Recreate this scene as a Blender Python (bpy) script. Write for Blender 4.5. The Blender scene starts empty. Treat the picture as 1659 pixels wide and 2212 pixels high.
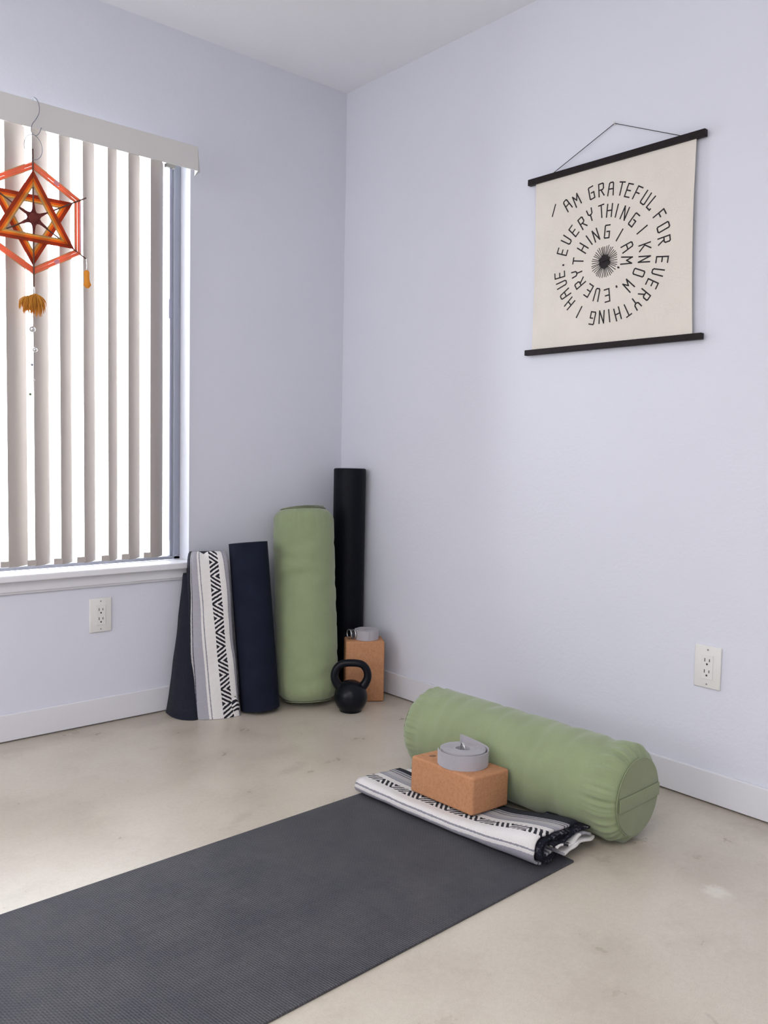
import bpy, bmesh, math, random
from math import sin, cos, pi, radians
from mathutils import Vector, Matrix, noise
random.seed(7)
S = bpy.context.scene
COL = S.collection

# ------------------------------------------------------------------ camera
yaw, pitch, roll = 0.7184, -0.06823, 0.01981
fw = Vector((sin(yaw)*cos(pitch), cos(yaw)*cos(pitch), sin(pitch)))
r0 = Vector((cos(yaw), -sin(yaw), 0)); u0 = r0.cross(fw)
rr = cos(roll)*r0 + sin(roll)*u0; uu = -sin(roll)*r0 + cos(roll)*u0
cam_data = bpy.data.cameras.new('camera'); cam = bpy.data.objects.new('camera', cam_data); COL.objects.link(cam)
m = Matrix((rr, uu, -fw)).transposed().to_4x4(); m.translation = Vector((-2.1728, -2.76089, 0.93466))
cam.matrix_world = m
cam_data.sensor_fit = 'HORIZONTAL'; cam_data.sensor_width = 36; cam_data.lens = 1828.5/1659*36
cam_data.clip_start = 0.02
S.camera = cam
S.view_settings.view_transform = 'Standard'; S.view_settings.look = 'None'
S.view_settings.gamma = 1; S.view_settings.use_curve_mapping = False
S.view_settings.exposure = 0.0

# ------------------------------------------------------------------ sky, daylight and added fill lights
wd = bpy.data.worlds.new('overcast_sky'); S.world = wd; wd.use_nodes = True
bg = wd.node_tree.nodes['Background']; bg.inputs[0].default_value = (0.90, 0.95, 1.0, 1); bg.inputs[1].default_value = 9.0

def area_light(name, loc, target, sx, sy, power, color):
    d = bpy.data.lights.new(name, 'AREA'); d.shape = 'RECTANGLE'; d.size = sx; d.size_y = sy; d.energy = power; d.color = color
    o = bpy.data.objects.new(name, d); COL.objects.link(o); o.location = loc
    o.rotation_euler = (Vector(target)-Vector(loc)).to_track_quat('-Z', 'Y').to_euler(); return o
area_light('daylight_through_blinds', (-1.70, 0.60, 1.75), (-1.25, -1.0, 0.55), 2.0, 1.5, 125, (0.88, 0.94, 1.0))
area_light('rear_fill_light', (-3.0, -4.70, 1.5), (-1.9, -1.0, 1.7), 2.2, 1.6, 24, (0.97, 0.96, 1.0))  # added soft fill behind the camera, standing in for an unseen window
area_light('side_fill_light', (-4.10, -1.1, 1.45), (0, -0.3, 2.1), 1.6, 1.5, 33, (0.97, 0.96, 1.0))  # added fill from the left of the camera, no window modelled here

area_light('overhead_fill_light', (-2.9, -2.7, 2.35), (-2.9, -2.7, 0), 1.5, 1.5, 34, (1.0, 0.97, 0.94))  # added overhead fill to brighten floor and upward faces, not a modelled lamp

# ------------------------------------------------------------------ materials
MATS = {}
class NT:
    def __init__(s, name):
        s.m = bpy.data.materials.new(name); s.m.use_nodes = True; s.t = s.m.node_tree
        s.b = s.t.nodes['Principled BSDF']; s.out = s.t.nodes['Material Output']
    def n(s, typ, **kw):
        nd = s.t.nodes.new(typ)
        for k, v in kw.items():
            if k.startswith('i_'):
                key = k[2:]; key = int(key) if key.isdigit() else key
                nd.inputs[key].default_value = v
            else: setattr(nd, k, v)
        return nd
    def l(s, a, b): s.t.links.new(a, b)
    def math(s, op, a, b=None, c=None):
        nd = s.t.nodes.new('ShaderNodeMath'); nd.operation = op
        for i, v in enumerate((a, b, c)):
            if v is None: continue
            if isinstance(v, (int, float)): nd.inputs[i].default_value = v
            else: s.l(v, nd.inputs[i])
        return nd.outputs[0]
    def coords(s, kind='Object'):
        return s.n('ShaderNodeTexCoord').outputs[kind]
    def noise(s, scale, detail=3, vec=None, rough=0.5):
        nd = s.n('ShaderNodeTexNoise'); nd.inputs['Scale'].default_value = scale; nd.inputs['Detail'].default_value = detail
        nd.inputs['Roughness'].default_value = rough
        s.l(vec if vec is not None else s.coords(), nd.inputs['Vector']); return nd.outputs['Fac']
    def ramp(s, fac, stops, interp='LINEAR'):
        nd = s.n('ShaderNodeValToRGB'); cr = nd.color_ramp; cr.interpolation = interp
        while len(cr.elements) < len(stops): cr.elements.new(0.5)
        for e, (p, c) in zip(cr.elements, stops): e.position = p; e.color = (*c, 1)
        s.l(fac, nd.inputs[0]); return nd.outputs[0]
    def mix(s, fac, a, b, blend='MIX'):
        nd = s.n('ShaderNodeMix', data_type='RGBA', blend_type=blend)
        for i, v in ((0, fac), (6, a), (7, b)):
            if isinstance(v, (int, float)): nd.inputs[i].default_value = v
            elif isinstance(v, tuple): nd.inputs[i].default_value = (*v, 1)
            else: s.l(v, nd.inputs[i])
        return nd.outputs[2]
    def bump(s, h, strength=0.3, dist=0.001):
        nd = s.n('ShaderNodeBump'); nd.inputs['Strength'].default_value = strength; nd.inputs['Distance'].default_value = dist
        s.l(h, nd.inputs['Height']); s.l(nd.outputs[0], s.b.inputs['Normal']); return nd
    def base(s, c):
        if isinstance(c, tuple): s.b.inputs['Base Color'].default_value = (*c, 1)
        else: s.l(c, s.b.inputs['Base Color'])
    def p(s, **kw):
        for k, v in kw.items(): s.b.inputs[k.replace('_', ' ')].default_value = v

def plain(name, c, rough=0.6, metal=0.0, bump=None, var=0.0, scale=60):
    t = NT(name); t.p(Roughness=rough, Metallic=metal)
    if var: t.base(t.ramp(t.noise(scale, 4), [(0.3, tuple(x*(1-var) for x in c)), (0.7, tuple(min(1, x*(1+var)) for x in c))]))
    else: t.base(c)
    if bump: t.bump(t.noise(bump[0], 3), bump[1], bump[2])
    MATS[name] = t.m; return t.m

def m_wall(name, c):
    t = NT(name); t.p(Roughness=0.75)
    t.base(t.ramp(t.noise(1.3, 3), [(0.35, tuple(x*0.985 for x in c)), (0.65, tuple(x*1.01 for x in c))]))
    v = t.coords(); a = t.noise(85, 3, v); b = t.noise(22, 2, v)
    t.bump(t.math('ADD', a, t.math('MULTIPLY', b, 0.8)), 0.25, 0.0022)
    return t.m
WALL = m_wall('painted_wall', (0.685, 0.695, 0.765))
CEIL = m_wall('painted_ceiling', (0.89, 0.90, 0.93))
TRIM = plain('trim_paint', (0.72, 0.72, 0.755), 0.35, bump=(40, 0.05, 0.001))

def m_floor():
    t = NT('polished_concrete'); v = t.coords()
    big = t.noise(1.7, 5, v, 0.6); mid = t.noise(7, 6, v, 0.65); fine = t.noise(90, 4, v, 0.7); grit = t.noise(420, 2, v)
    c1 = t.ramp(big, [(0.30, (0.54, 0.475, 0.39)), (0.5, (0.63, 0.57, 0.475)), (0.72, (0.70, 0.645, 0.55))])
    c2 = t.ramp(mid, [(0.30, (0.70, 0.66, 0.62)), (0.48, (1, 1, 1)), (0.75, (1.0, 1.0, 1.0))])
    c = t.mix(0.35, c1, c2, 'MULTIPLY')
    c = t.mix(0.35, c, t.ramp(fine, [(0.3, (0.8, 0.78, 0.75)), (0.6, (1, 1, 1))]), 'MULTIPLY')
    c = t.mix(0.30, c, t.ramp(grit, [(0.35, (0.7, 0.7, 0.7)), (0.65, (1, 1, 1))]), 'MULTIPLY')
    # darker brown strip with a ragged edge along both skirtings
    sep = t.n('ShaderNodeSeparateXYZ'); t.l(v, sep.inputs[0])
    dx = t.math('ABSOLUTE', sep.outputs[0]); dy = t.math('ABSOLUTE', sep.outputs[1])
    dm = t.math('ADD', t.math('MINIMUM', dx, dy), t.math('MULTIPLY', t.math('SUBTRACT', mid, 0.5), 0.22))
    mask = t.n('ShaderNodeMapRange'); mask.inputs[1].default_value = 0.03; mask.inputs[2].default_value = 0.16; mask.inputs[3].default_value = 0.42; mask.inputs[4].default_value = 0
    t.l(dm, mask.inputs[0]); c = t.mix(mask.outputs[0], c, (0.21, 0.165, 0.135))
    # pale scuffed patch near the front of the bolster
    def patch(c, px, py, rad, col, scale, amt, sx=1.0, ang=0.0):
        mp = t.n('ShaderNodeMapping', vector_type='TEXTURE'); mp.inputs['Location'].default_value = (px, py, 0)
        mp.inputs['Rotation'].default_value = (0, 0, ang); mp.inputs['Scale'].default_value = (sx, 1, 1)
        t.l(v, mp.inputs[0])
        ln = t.n('ShaderNodeVectorMath', operation='LENGTH'); t.l(mp.outputs[0], ln.inputs[0])
        nn = t.noise(scale, 6, v, 0.75)
        d = t.math('ADD', ln.outputs['Value'], t.math('MULTIPLY', t.math('SUBTRACT', nn, 0.5), rad*3.2))
        mr = t.n('ShaderNodeMapRange'); mr.inputs[1].default_value = rad*0.3; mr.inputs[2].default_value = rad; mr.inputs[3].default_value = amt; mr.inputs[4].default_value = 0
        t.l(d, mr.inputs[0]); return t.mix(mr.outputs[0], c, col)
    c = patch(c, -0.445, -1.905, 0.035, (0.80, 0.77, 0.70), 45, 0.6)
    c = patch(c, -0.86, -2.13, 0.006, (0.30, 0.27, 0.23), 30, 0.45, 6.0, 1.1)
    c = patch(c, -0.75, -0.75, 0.03, (0.36, 0.30, 0.25), 20, 0.35, 3.0, 0.3)
    c = patch(c, -1.05, -0.95, 0.02, (0.36, 0.30, 0.24), 20, 0.3, 4.0, 0.4)
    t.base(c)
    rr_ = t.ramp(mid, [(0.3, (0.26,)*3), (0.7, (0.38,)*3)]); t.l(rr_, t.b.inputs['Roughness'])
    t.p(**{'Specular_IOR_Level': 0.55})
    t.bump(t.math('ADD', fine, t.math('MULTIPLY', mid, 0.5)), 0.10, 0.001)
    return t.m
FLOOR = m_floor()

def m_mat(name, c1, c2, rough=0.62):
    t = NT(name); v = t.coords()
    sep = t.n('ShaderNodeSeparateXYZ'); t.l(v, sep.inputs[0])
    # rows of short raised dashes
    a = t.math('SINE', t.math('MULTIPLY', t.math('ADD', sep.outputs[0], t.math('MULTIPLY', sep.outputs[1], 0.15)), 2*pi/0.0052))
    row = t.math('FLOOR', t.math('DIVIDE', sep.outputs[0], 0.0052))
    b = t.math('SINE', t.math('ADD', t.math('MULTIPLY', sep.outputs[1], 2*pi/0.0085), t.math('MULTIPLY', row, 2.6)))
    h = t.math('ADD', t.math('MULTIPLY', a, 0.6), t.math('MULTIPLY', b, 0.4))
    n1 = t.noise(9, 6, v, 0.7); n2 = t.noise(300, 2, v)
    c = t.ramp(n1, [(0.35, c1), (0.7, c2)])
    hm = t.n('ShaderNodeMapRange'); hm.inputs[1].default_value = -1; hm.inputs[2].default_value = 1; t.l(h, hm.inputs[0])
    c = t.mix(0.5, c, t.ramp(hm.outputs[0], [(0.2, (0.45,)*3), (0.8, (1.25,)*3)]), 'MULTIPLY')
    c = t.mix(0.35, c, t.ramp(n2, [(0.3, (0.6,)*3), (0.7, (1.3,)*3)]), 'MULTIPLY')
    t.base(c); t.p(Roughness=rough); t.bump(h, 0.8, 0.0012); return t.m
MAT_CHAR = m_mat('charcoal_yoga_mat', (0.058, 0.059, 0.073), (0.086, 0.085, 0.093))

def m_fabric(name, c, var=0.12, weave=900, rough=0.9, sheen=0.3, bumpd=0.0006):
    t = NT(name); v = t.coords()
    n1 = t.noise(14, 4, v); n2 = t.noise(weave, 2, v)
    cc = t.ramp(n1, [(0.3, tuple(x*(1-var) for x in c)), (0.7, tuple(x*(1+var) for x in c))])
    cc = t.mix(0.4, cc, t.ramp(n2, [(0.3, (0.72,)*3), (0.7, (1.2,)*3)]), 'MULTIPLY')
    t.base(cc); t.p(Roughness=rough); t.b.inputs['Sheen Weight'].default_value = sheen
    t.bump(n2, 0.4, bumpd); return t.m
def spec(m_, v_): m_.node_tree.nodes['Principled BSDF'].inputs['Specular IOR Level'].default_value = v_
GREEN = m_fabric('green_cotton', (0.255, 0.31, 0.165), 0.05)
GREEN_END = m_fabric('green_cotton_end', (0.225, 0.262, 0.140), 0.05)
NAVY = m_fabric('navy_foam', (0.011, 0.014, 0.028), 0.15, 500, 0.85, 0.0); NAVY.node_tree.nodes['Principled BSDF'].inputs['Specular IOR Level'].default_value = 0.12
STRAP = m_fabric('grey_webbing', (0.42, 0.40, 0.43), 0.05, 700, 0.85, 0.2)
STRAP_D = m_fabric('dark_webbing', (0.05, 0.05, 0.06), 0.05, 700, 0.85, 0.2)
FOAM = plain('black_foam', (0.003, 0.004, 0.008), 0.5, var=0.3, scale=160, bump=(220, 0.35, 0.0012))
spec(FOAM, 0.14)
IRON = plain('black_enamelled_iron', (0.004, 0.005, 0.009), 0.28, bump=(300, 0.25, 0.0006))
spec(IRON, 0.20)
METAL = plain('brushed_nickel', (0.72, 0.72, 0.72), 0.28, 1.0)
WIRE = plain('grey_wire', (0.28, 0.29, 0.33), 0.35, 0.8)
DARKWOOD = plain('dark_stained_wood', (0.013, 0.008, 0.009), 0.55, var=0.2, scale=80, bump=(60, 0.1, 0.0005)); spec(DARKWOOD, 0.2)
CORDM = plain('black_cord', (0.03, 0.03, 0.03), 0.8)
INK = plain('black_ink', (0.016, 0.012, 0.014), 0.85)
CANVAS = m_fabric('natural_canvas', (0.72, 0.67, 0.60), 0.03, 900, 0.95, 0.1, 0.0003)
VANE = None
def m_vane():
    t = NT('cream_vinyl_vane'); t.base((0.50, 0.455, 0.425)); t.p(Roughness=0.4)
    tr = t.n('ShaderNodeBsdfTranslucent'); tr.inputs[0].default_value = (0.75, 0.62, 0.50, 1)
    mx = t.n('ShaderNodeMixShader'); mx.inputs[0].default_value = 0.07
    t.l(t.b.outputs[0], mx.inputs[1]); t.l(tr.outputs[0], mx.inputs[2]); t.l(mx.outputs[0], t.out.inputs[0]); return t.m
VANE = m_vane()
VALANCE = plain('cream_valance', (0.62, 0.605, 0.585), 0.45)
CLIP = plain('clear_grey_clip', (0.30, 0.29, 0.27), 0.4)
ALU = plain('aluminium_frame', (0.34, 0.36, 0.42), 0.4, 0.3)
WAND = plain('clear_acrylic_wand', (0.36, 0.37, 0.50), 0.2)
IVORY = plain('ivory_plastic', (0.74, 0.73, 0.70), 0.35)
SLOT = plain('slot_dark', (0.05, 0.035, 0.03), 0.6)
def m_cork():
    t = NT('cork'); v = t.coords()
    n1 = t.noise(110, 5, v, 0.7); n2 = t.noise(320, 3, v, 0.8)
    c = t.ramp(n1, [(0.30, (0.44, 0.205, 0.100)), (0.5, (0.50, 0.245, 0.125)), (0.72, (0.56, 0.285, 0.150))])
    c = t.mix(0.4, c, t.ramp(n2, [(0.30, (0.55, 0.48, 0.45)), (0.45, (1, 1, 1))]), 'MULTIPLY')
    t.base(c); t.p(Roughness=0.8); t.bump(n2, 0.3, 0.0006); return t.m
CORK = m_cork(); spec(CORK, 0.2)
STAMP = plain('cork_stamp', (0.26, 0.13, 0.07), 0.8)
def m_glass():
    t = NT('window_glass'); tr = t.n('ShaderNodeBsdfTransparent'); gl = t.n('ShaderNodeBsdfGlossy'); gl.inputs['Roughness'].default_value = 0.02
    fr = t.n('ShaderNodeFresnel'); fr.inputs[0].default_value = 1.45
    mx = t.n('ShaderNodeMixShader'); t.l(fr.outputs[0], mx.inputs[0]); t.l(tr.outputs[0], mx.inputs[1]); t.l(gl.outputs[0], mx.inputs[2])
    t.l(mx.outputs[0], t.out.inputs[0]); return t.m
GLASS = m_glass()
def m_yarn(name, c, trans=0.5):
    t = NT(name); t.base(c); t.p(Roughness=0.9)
    tr = t.n('ShaderNodeBsdfTranslucent'); tr.inputs[0].default_value = (*[min(1, x*1.3) for x in c], 1)
    mx = t.n('ShaderNodeMixShader'); mx.inputs[0].default_value = trans
    t.l(t.b.outputs[0], mx.inputs[1]); t.l(tr.outputs[0], mx.inputs[2]); t.l(mx.outputs[0], t.out.inputs[0])
    t.bump(t.noise(900, 2), 0.5, 0.0006); return t.m
Y_RED = m_yarn('rust_red_yarn', (0.50, 0.085, 0.030)); Y_ORANGE = m_yarn('orange_yarn', (0.80, 0.24, 0.030)); Y_GOLD = m_yarn('gold_yarn', (0.85, 0.50, 0.12))
Y_PALE = m_yarn('sand_yarn', (0.55, 0.42, 0.24)); Y_PEACH = m_yarn('peach_yarn', (0.85, 0.30, 0.17)); Y_MAROON = m_yarn('maroon_yarn', (0.26, 0.060, 0.050)); Y_MUST = m_yarn('mustard_yarn', (0.72, 0.34, 0.05), 0.3)
Y_PINK = m_yarn('pink_silver_thread', (0.80, 0.50, 0.55))
STICK = plain('dark_stick', (0.10, 0.045, 0.03), 0.7)

def m_blanket():
    """woven Mexican blanket: UV x runs across the stripes in metres, UV y along them"""
    t = NT('striped_woven_blanket'); uv = t.coords('UV'); sep = t.n('ShaderNodeSeparateXYZ'); t.l(uv, sep.inputs[0])
    w0, y = sep.outputs[0], sep.outputs[1]
    fz = t.noise(240, 2, uv); w = t.math('ADD', w0, t.math('MULTIPLY', t.math('SUBTRACT', fz, 0.5), 0.0035))
    navy = (0.020, 0.022, 0.034); lt = (0.50, 0.485, 0.49); wh = (0.80, 0.77, 0.755); gr = (0.40, 0.39, 0.435); dk = (0.085, 0.085, 0.11); cg = (0.30, 0.295, 0.33)
    st = [(-1, navy), (0.0, lt), (0.007, dk), (0.012, gr), (0.046, wh), (0.056, cg), (0.059, wh), (0.150, cg), (0.154, gr), (0.170, lt), (0.188, dk), (0.193, lt), (0.200, dk), (0.204, gr), (0.212, navy)]
    lo, hi = -0.4, 0.6
    mr = t.n('ShaderNodeMapRange'); mr.inputs[1].default_value = lo; mr.inputs[2].default_value = hi; t.l(w, mr.inputs[0])
    c = t.ramp(mr.outputs[0], [(max(0, (a-lo)/(hi-lo)), b) for a, b in st], 'CONSTANT')
    # slashed chevron band
    u = t.math('DIVIDE', t.math('SUBTRACT', w0, 0.096), 0.034)
    inside = t.math('MULTIPLY', t.math('GREATER_THAN', u, 0.0), t.math('LESS_THAN', u, 1.0))
    per = 0.098
    tri = t.math('ABSOLUTE', t.math('SUBTRACT', t.math('FRACT', t.math('DIVIDE', y, per)), 0.5))   # 0..0.5
    ph = t.math('ADD', t.math('MULTIPLY', tri, per/0.0150), t.math('MULTIPLY', u, 1.45))
    ph = t.math('ADD', ph, t.math('MULTIPLY', t.math('SUBTRACT', t.noise(160, 2, uv), 0.5), 0.35))
    slash = t.math('LESS_THAN', t.math('FRACT', ph), 0.54)
    c = t.mix(t.math('MULTIPLY', inside, slash), c, (0.022, 0.022, 0.030))
    sp = t.noise(700, 2, uv); c = t.mix(0.35, c, t.ramp(sp, [(0.3, (0.72,)*3), (0.65, (1.1,)*3)]), 'MULTIPLY')
    t.base(c); t.p(Roughness=0.95); t.b.inputs['Specular IOR Level'].default_value = 0.1; t.b.inputs['Sheen Weight'].default_value = 0.05
    ya = t.math('SINE', t.math('MULTIPLY', y, 2*pi/0.0030)); t.bump(t.math('ADD', ya, t.math('MULTIPLY', sp, 2)), 0.5, 0.0008); return t.m
BLANKET = m_blanket()
def m_blanket_dark():
    t = NT('dark_speckled_weave'); v = t.coords()
    a = t.noise(60, 3, v, 0.7); c = t.ramp(a, [(0.55, (0.014, 0.014, 0.022)), (0.66, (0.10, 0.10, 0.12)), (0.74, (0.5, 0.48, 0.48))])
    t.base(c); t.p(Roughness=0.95); t.b.inputs['Specular IOR Level'].default_value = 0.1; t.bump(t.noise(500, 2, v), 0.5, 0.001); return t.m
BLANKET_D = m_blanket_dark()

# ------------------------------------------------------------------ helpers
ORG = {}
def empty(name, loc, label=None, cat=None, group=None):
    o = bpy.data.objects.new(name, None); COL.objects.link(o); o.location = loc; o.empty_display_size = 0.05
    ORG[o] = Matrix.Translation(Vector(loc))
    if label: o['label'] = label
    if cat: o['category'] = cat
    if group: o['group'] = group
    return o
def build(name, bm, mat, parent=None, smooth=False, origin=None, label=None, cat=None, kind=None, group=None, angle=None):
    """bm holds world coordinates; linked as ONE mesh object under parent"""
    if parent is not None:
        base = ORG[parent]
        mw = base if origin is None else Matrix.Translation(Vector(origin))
    else:
        base = Matrix.Identity(4); mw = Matrix.Translation(Vector(origin)) if origin else Matrix.Identity(4)
    bmesh.ops.transform(bm, matrix=mw.inverted(), verts=bm.verts)
    me = bpy.data.meshes.new(name); bm.normal_update(); bm.to_mesh(me); bm.free()
    mats = mat if isinstance(mat, (list, tuple)) else [mat]
    for x in mats: me.materials.append(x)
    if smooth:
        for p_ in me.polygons: p_.use_smooth = True
        if angle is not None: me.set_sharp_from_angle(angle=radians(angle))
    o = bpy.data.objects.new(name, me); COL.objects.link(o)
    if parent is not None: o.parent = parent; o.matrix_basis = base.inverted() @ mw
    else: o.matrix_basis = mw
    ORG[o] = mw
    if label: o['label'] = label
    if cat: o['category'] = cat
    if kind: o['kind'] = kind
    if group: o['group'] = group
    return o
def box(bm, x0, y0, z0, x1, y1, z1, bev=0.0, M=None, segs=2, mi=0):
    b = bmesh.new(); bmesh.ops.create_cube(b, size=1)
    bmesh.ops.scale(b, vec=(abs(x1-x0), abs(y1-y0), abs(z1-z0)), verts=b.verts)
    bmesh.ops.translate(b, vec=((x0+x1)/2, (y0+y1)/2, (z0+z1)/2), verts=b.verts)
    if bev: bmesh.ops.bevel(b, geom=b.edges[:], offset=bev, segments=segs, profile=0.5, affect='EDGES')
    if M is not None: bmesh.ops.transform(b, matrix=M, verts=b.verts)
    join(bm, b, mi)
def join(bm, b, mi=0):
    me = bpy.data.meshes.new('tmp'); 
    for f in b.faces: f.material_index = mi
    b.to_mesh(me); b.free(); bm.from_mesh(me); bpy.data.meshes.remove(me)
def rings(bm, loops, closed_u=True, cap0=False, cap1=False, uvs=None):
    """skin a list of vertex loops"""
    V = [[bm.verts.new(p) for p in lp] for lp in loops]; n = len(V[0]); lay = bm.loops.layers.uv.verify() if uvs else None
    for i in range(len(V)-1):
        for j in range(n if closed_u else n-1):
            k = (j+1) % n
            f = bm.faces.new((V[i][j], V[i][k], V[i+1][k], V[i+1][j]))
            if uvs:
                idx = ((i, j), (i, j+1), (i+1, j+1), (i+1, j))
                for lpv, (a, b) in zip(f.loops, idx): lpv[lay].uv = uvs(a, b)
    if cap0: bm.faces.new(list(reversed(V[0])))
    if cap1: bm.faces.new(V[-1])
    return V
def frame(t, up=Vector((0, 0, 1))):
    t = t.normalized(); a = t.cross(up)
    if a.length < 1e-4: a = t.cross(Vector((1, 0, 0)))
    a.normalize(); return a, a.cross(t).normalized()
def tube(bm, pts, r, segs=8, closed=False, caps=True):
    P = [Vector(p) for p in pts]; n = len(P); loops = []; prev = None
    for i, p_ in enumerate(P):
        t = (P[(i+1) % n]-P[i-1]) if closed else (P[min(i+1, n-1)]-P[max(i-1, 0)])
        t.normalize()
        if prev is None: a, b = frame(t)
        else:
            a = prev - t*prev.dot(t)
            a = a.normalized() if a.length > 1e-5 else frame(t)[0]
            b = t.cross(a)
        prev = a; b = t.cross(a); ri = r[i] if isinstance(r, (list, tuple)) else r
        loops.append([p_ + a*ri*cos(2*pi*j/segs) + b*ri*sin(2*pi*j/segs) for j in range(segs)])
    if closed: loops.append(loops[0])
    rings(bm, loops, True, caps and not closed, caps and not closed)
    if closed: bmesh.ops.remove_doubles(bm, verts=bm.verts, dist=1e-6)
def lathe(bm, prof, M, segs=48, mod=None):
    loops = []
    for i, (r, z) in enumerate(prof):
        lp = []
        for j in range(segs):
            a = 2*pi*j/segs; ri, zi = (r, z) if mod is None else mod(r, z, a)
            lp.append(M @ Vector((ri*cos(a), ri*sin(a), zi)))
        loops.append(lp)
    rings(bm, loops, True, True, True)
def axis_matrix(loc, axis, up=Vector((0, 0, 1)), spin=0):
    z = Vector(axis).normalized(); x = z.orthogonal() if abs(z.dot(up)) > 0.999 else up.cross(z).normalized()
    x.normalize(); y = z.cross(x)
    M = Matrix((x, y, z)).transposed().to_4x4(); M.translation = Vector(loc); return M @ Matrix.Rotation(spin, 4, 'Z')

# ------------------------------------------------------------------ room shell
H = 2.377; WX0, WX1, WZ0, WZ1 = -2.45, -0.695, 0.535, 2.000; TH = 0.16
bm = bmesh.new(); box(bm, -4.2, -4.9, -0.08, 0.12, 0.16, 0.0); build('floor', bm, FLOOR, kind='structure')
bm = bmesh.new(); box(bm, -4.2, -4.9, H, 0.12, 0.16, H+0.1); build('ceiling', bm, CEIL, kind='structure')
bm = bmesh.new()
box(bm, -4.2, 0, 0, WX0, TH, H); box(bm, WX1, 0, 0, 0.12, TH, H); box(bm, WX0, 0, 0, WX1, TH, WZ0-0.02); box(bm, WX0, 0, WZ1, WX1, TH, H)
build('wall_left', bm, WALL, kind='structure')
bm = bmesh.new(); box(bm, 0, -4.9, 0, 0.12, 0, H); build('wall_right', bm, WALL, kind='structure')
bm = bmesh.new(); box(bm, -4.2, -4.9, 0, 0.0, -4.8, H); build('wall_rear', bm, WALL, kind='structure')
bm = bmesh.new(); box(bm, -4.3, -4.9, 0, -4.2, 0.16, H); build('wall_side', bm, WALL, kind='structure')
bm = bmesh.new(); box(bm, -4.2, -0.0127, 0.004, -0.0127, 0, 0.0894, 0.002); build('baseboard_left', bm, TRIM, kind='structure')
bm = bmesh.new(); box(bm, -0.0127, -4.8, 0.004, 0, 0, 0.0894, 0.002); build('baseboard_right', bm, TRIM, kind='structure')
# window
win = empty('window_1', (-1.57, 0.10, WZ0)); win['kind'] = 'structure'
bm = bmesh.new(); fy0, fy1 = 0.070, 0.120
for (a, b, c_, d) in ((WX0, WX0+0.045, WZ0, WZ1), (WX1-0.024, WX1, WZ0, WZ1), (WX0, WX1, WZ0, WZ0+0.012), (WX0, WX1, WZ1-0.030, WZ1)):
    box(bm, a, fy0, c_, b, fy1, d, 0.002)
box(bm, WX1-0.034, fy0+0.012, WZ0+0.012, WX1-0.022, fy1-0.010, WZ1-0.03, 0.002)
build('window_frame', bm, ALU, win)
bm = bmesh.new(); box(bm, -1.61, fy0+0.005, WZ0+0.03, -1.57, fy1-0.005, WZ1-0.03, 0.002); build('meeting_stile', bm, ALU, win)
bm = bmesh.new(); box(bm, WX0+0.02, 0.094, WZ0+0.02, WX1-0.02, 0.098, WZ1-0.02); build('window_pane', bm, GLASS, win)
bm = bmesh.new(); box(bm, WX0-0.02, -0.040, WZ0-0.022, WX1+0.018, 0.0, WZ0, 0.004); box(bm, WX0, -0.002, WZ0-0.020, WX1, fy0, WZ0)
build('window_sill', bm, TRIM, win)
bm = bmesh.new(); box(bm, WX0-0.01, -0.016, WZ0-0.058, WX1+0.004, 0, WZ0-0.022, 0.004); box(bm, WX0-0.01, -0.010, WZ0-0.064, WX1+0.004, 0, WZ0-0.056, 0.002)
build('trim_1', bm, TRIM, kind='structure')

# ------------------------------------------------------------------ vertical blinds
bl = empty('vertical_blind', (-1.57, -0.05, WZ0), 'cream vertical blind with valance and open vanes across the window', 'window blind')
bm = bmesh.new(); box(bm, -2.50, -0.112, 1.882, -0.727, -0.108, 1.962, 0.0008); build('valance', bm, VALANCE, bl)
bm = bmesh.new()
pr = [(-0.727, -0.112, 1.962), (-0.727, -0.112, 1.882), (-0.712, -0.060, 1.880), (-0.689, -0.058, 1.900), (-0.706, -0.060, 1.955)]
for s in (0, 0.003): [bm.verts.new((x+s*0.5, y+s, z)) for x, y, z in pr]
bm.verts.ensure_lookup_table(); v = bm.verts
bm.faces.new([v[i] for i in range(5)]); bm.faces.new([v[9-i] for i in range(5)])
for i in range(5): bm.faces.new([v[i], v[(i+1) % 5], v[5+(i+1) % 5], v[5+i]])
bmesh.ops.recalc_face_normals(bm, faces=bm.faces); build('valance_return', bm, VALANCE, bl)
bm = bmesh.new(); box(bm, -2.46, -0.075, 1.922, -0.74, -0.035, 1.950, 0.003); build('head_rail', bm, VALANCE, bl)
bm = bmesh.new(); box(bm, -0.765, -0.078, 1.92, -0.735, -0.032, 1.952, 0.002); build('rail_end_cap', bm, CLIP, bl)
Cx, Cy = -2.1728, -2.76089
meas = [(-1.337, .058), (-1.257, .047), (-1.175, .036), (-1.100, .037), (-1.019, .031), (-0.949, .040), (-0.871, .045)]
meas = [(-1.337-0.081*k, .055) for k in range(13, 0, -1)] + meas
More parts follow.
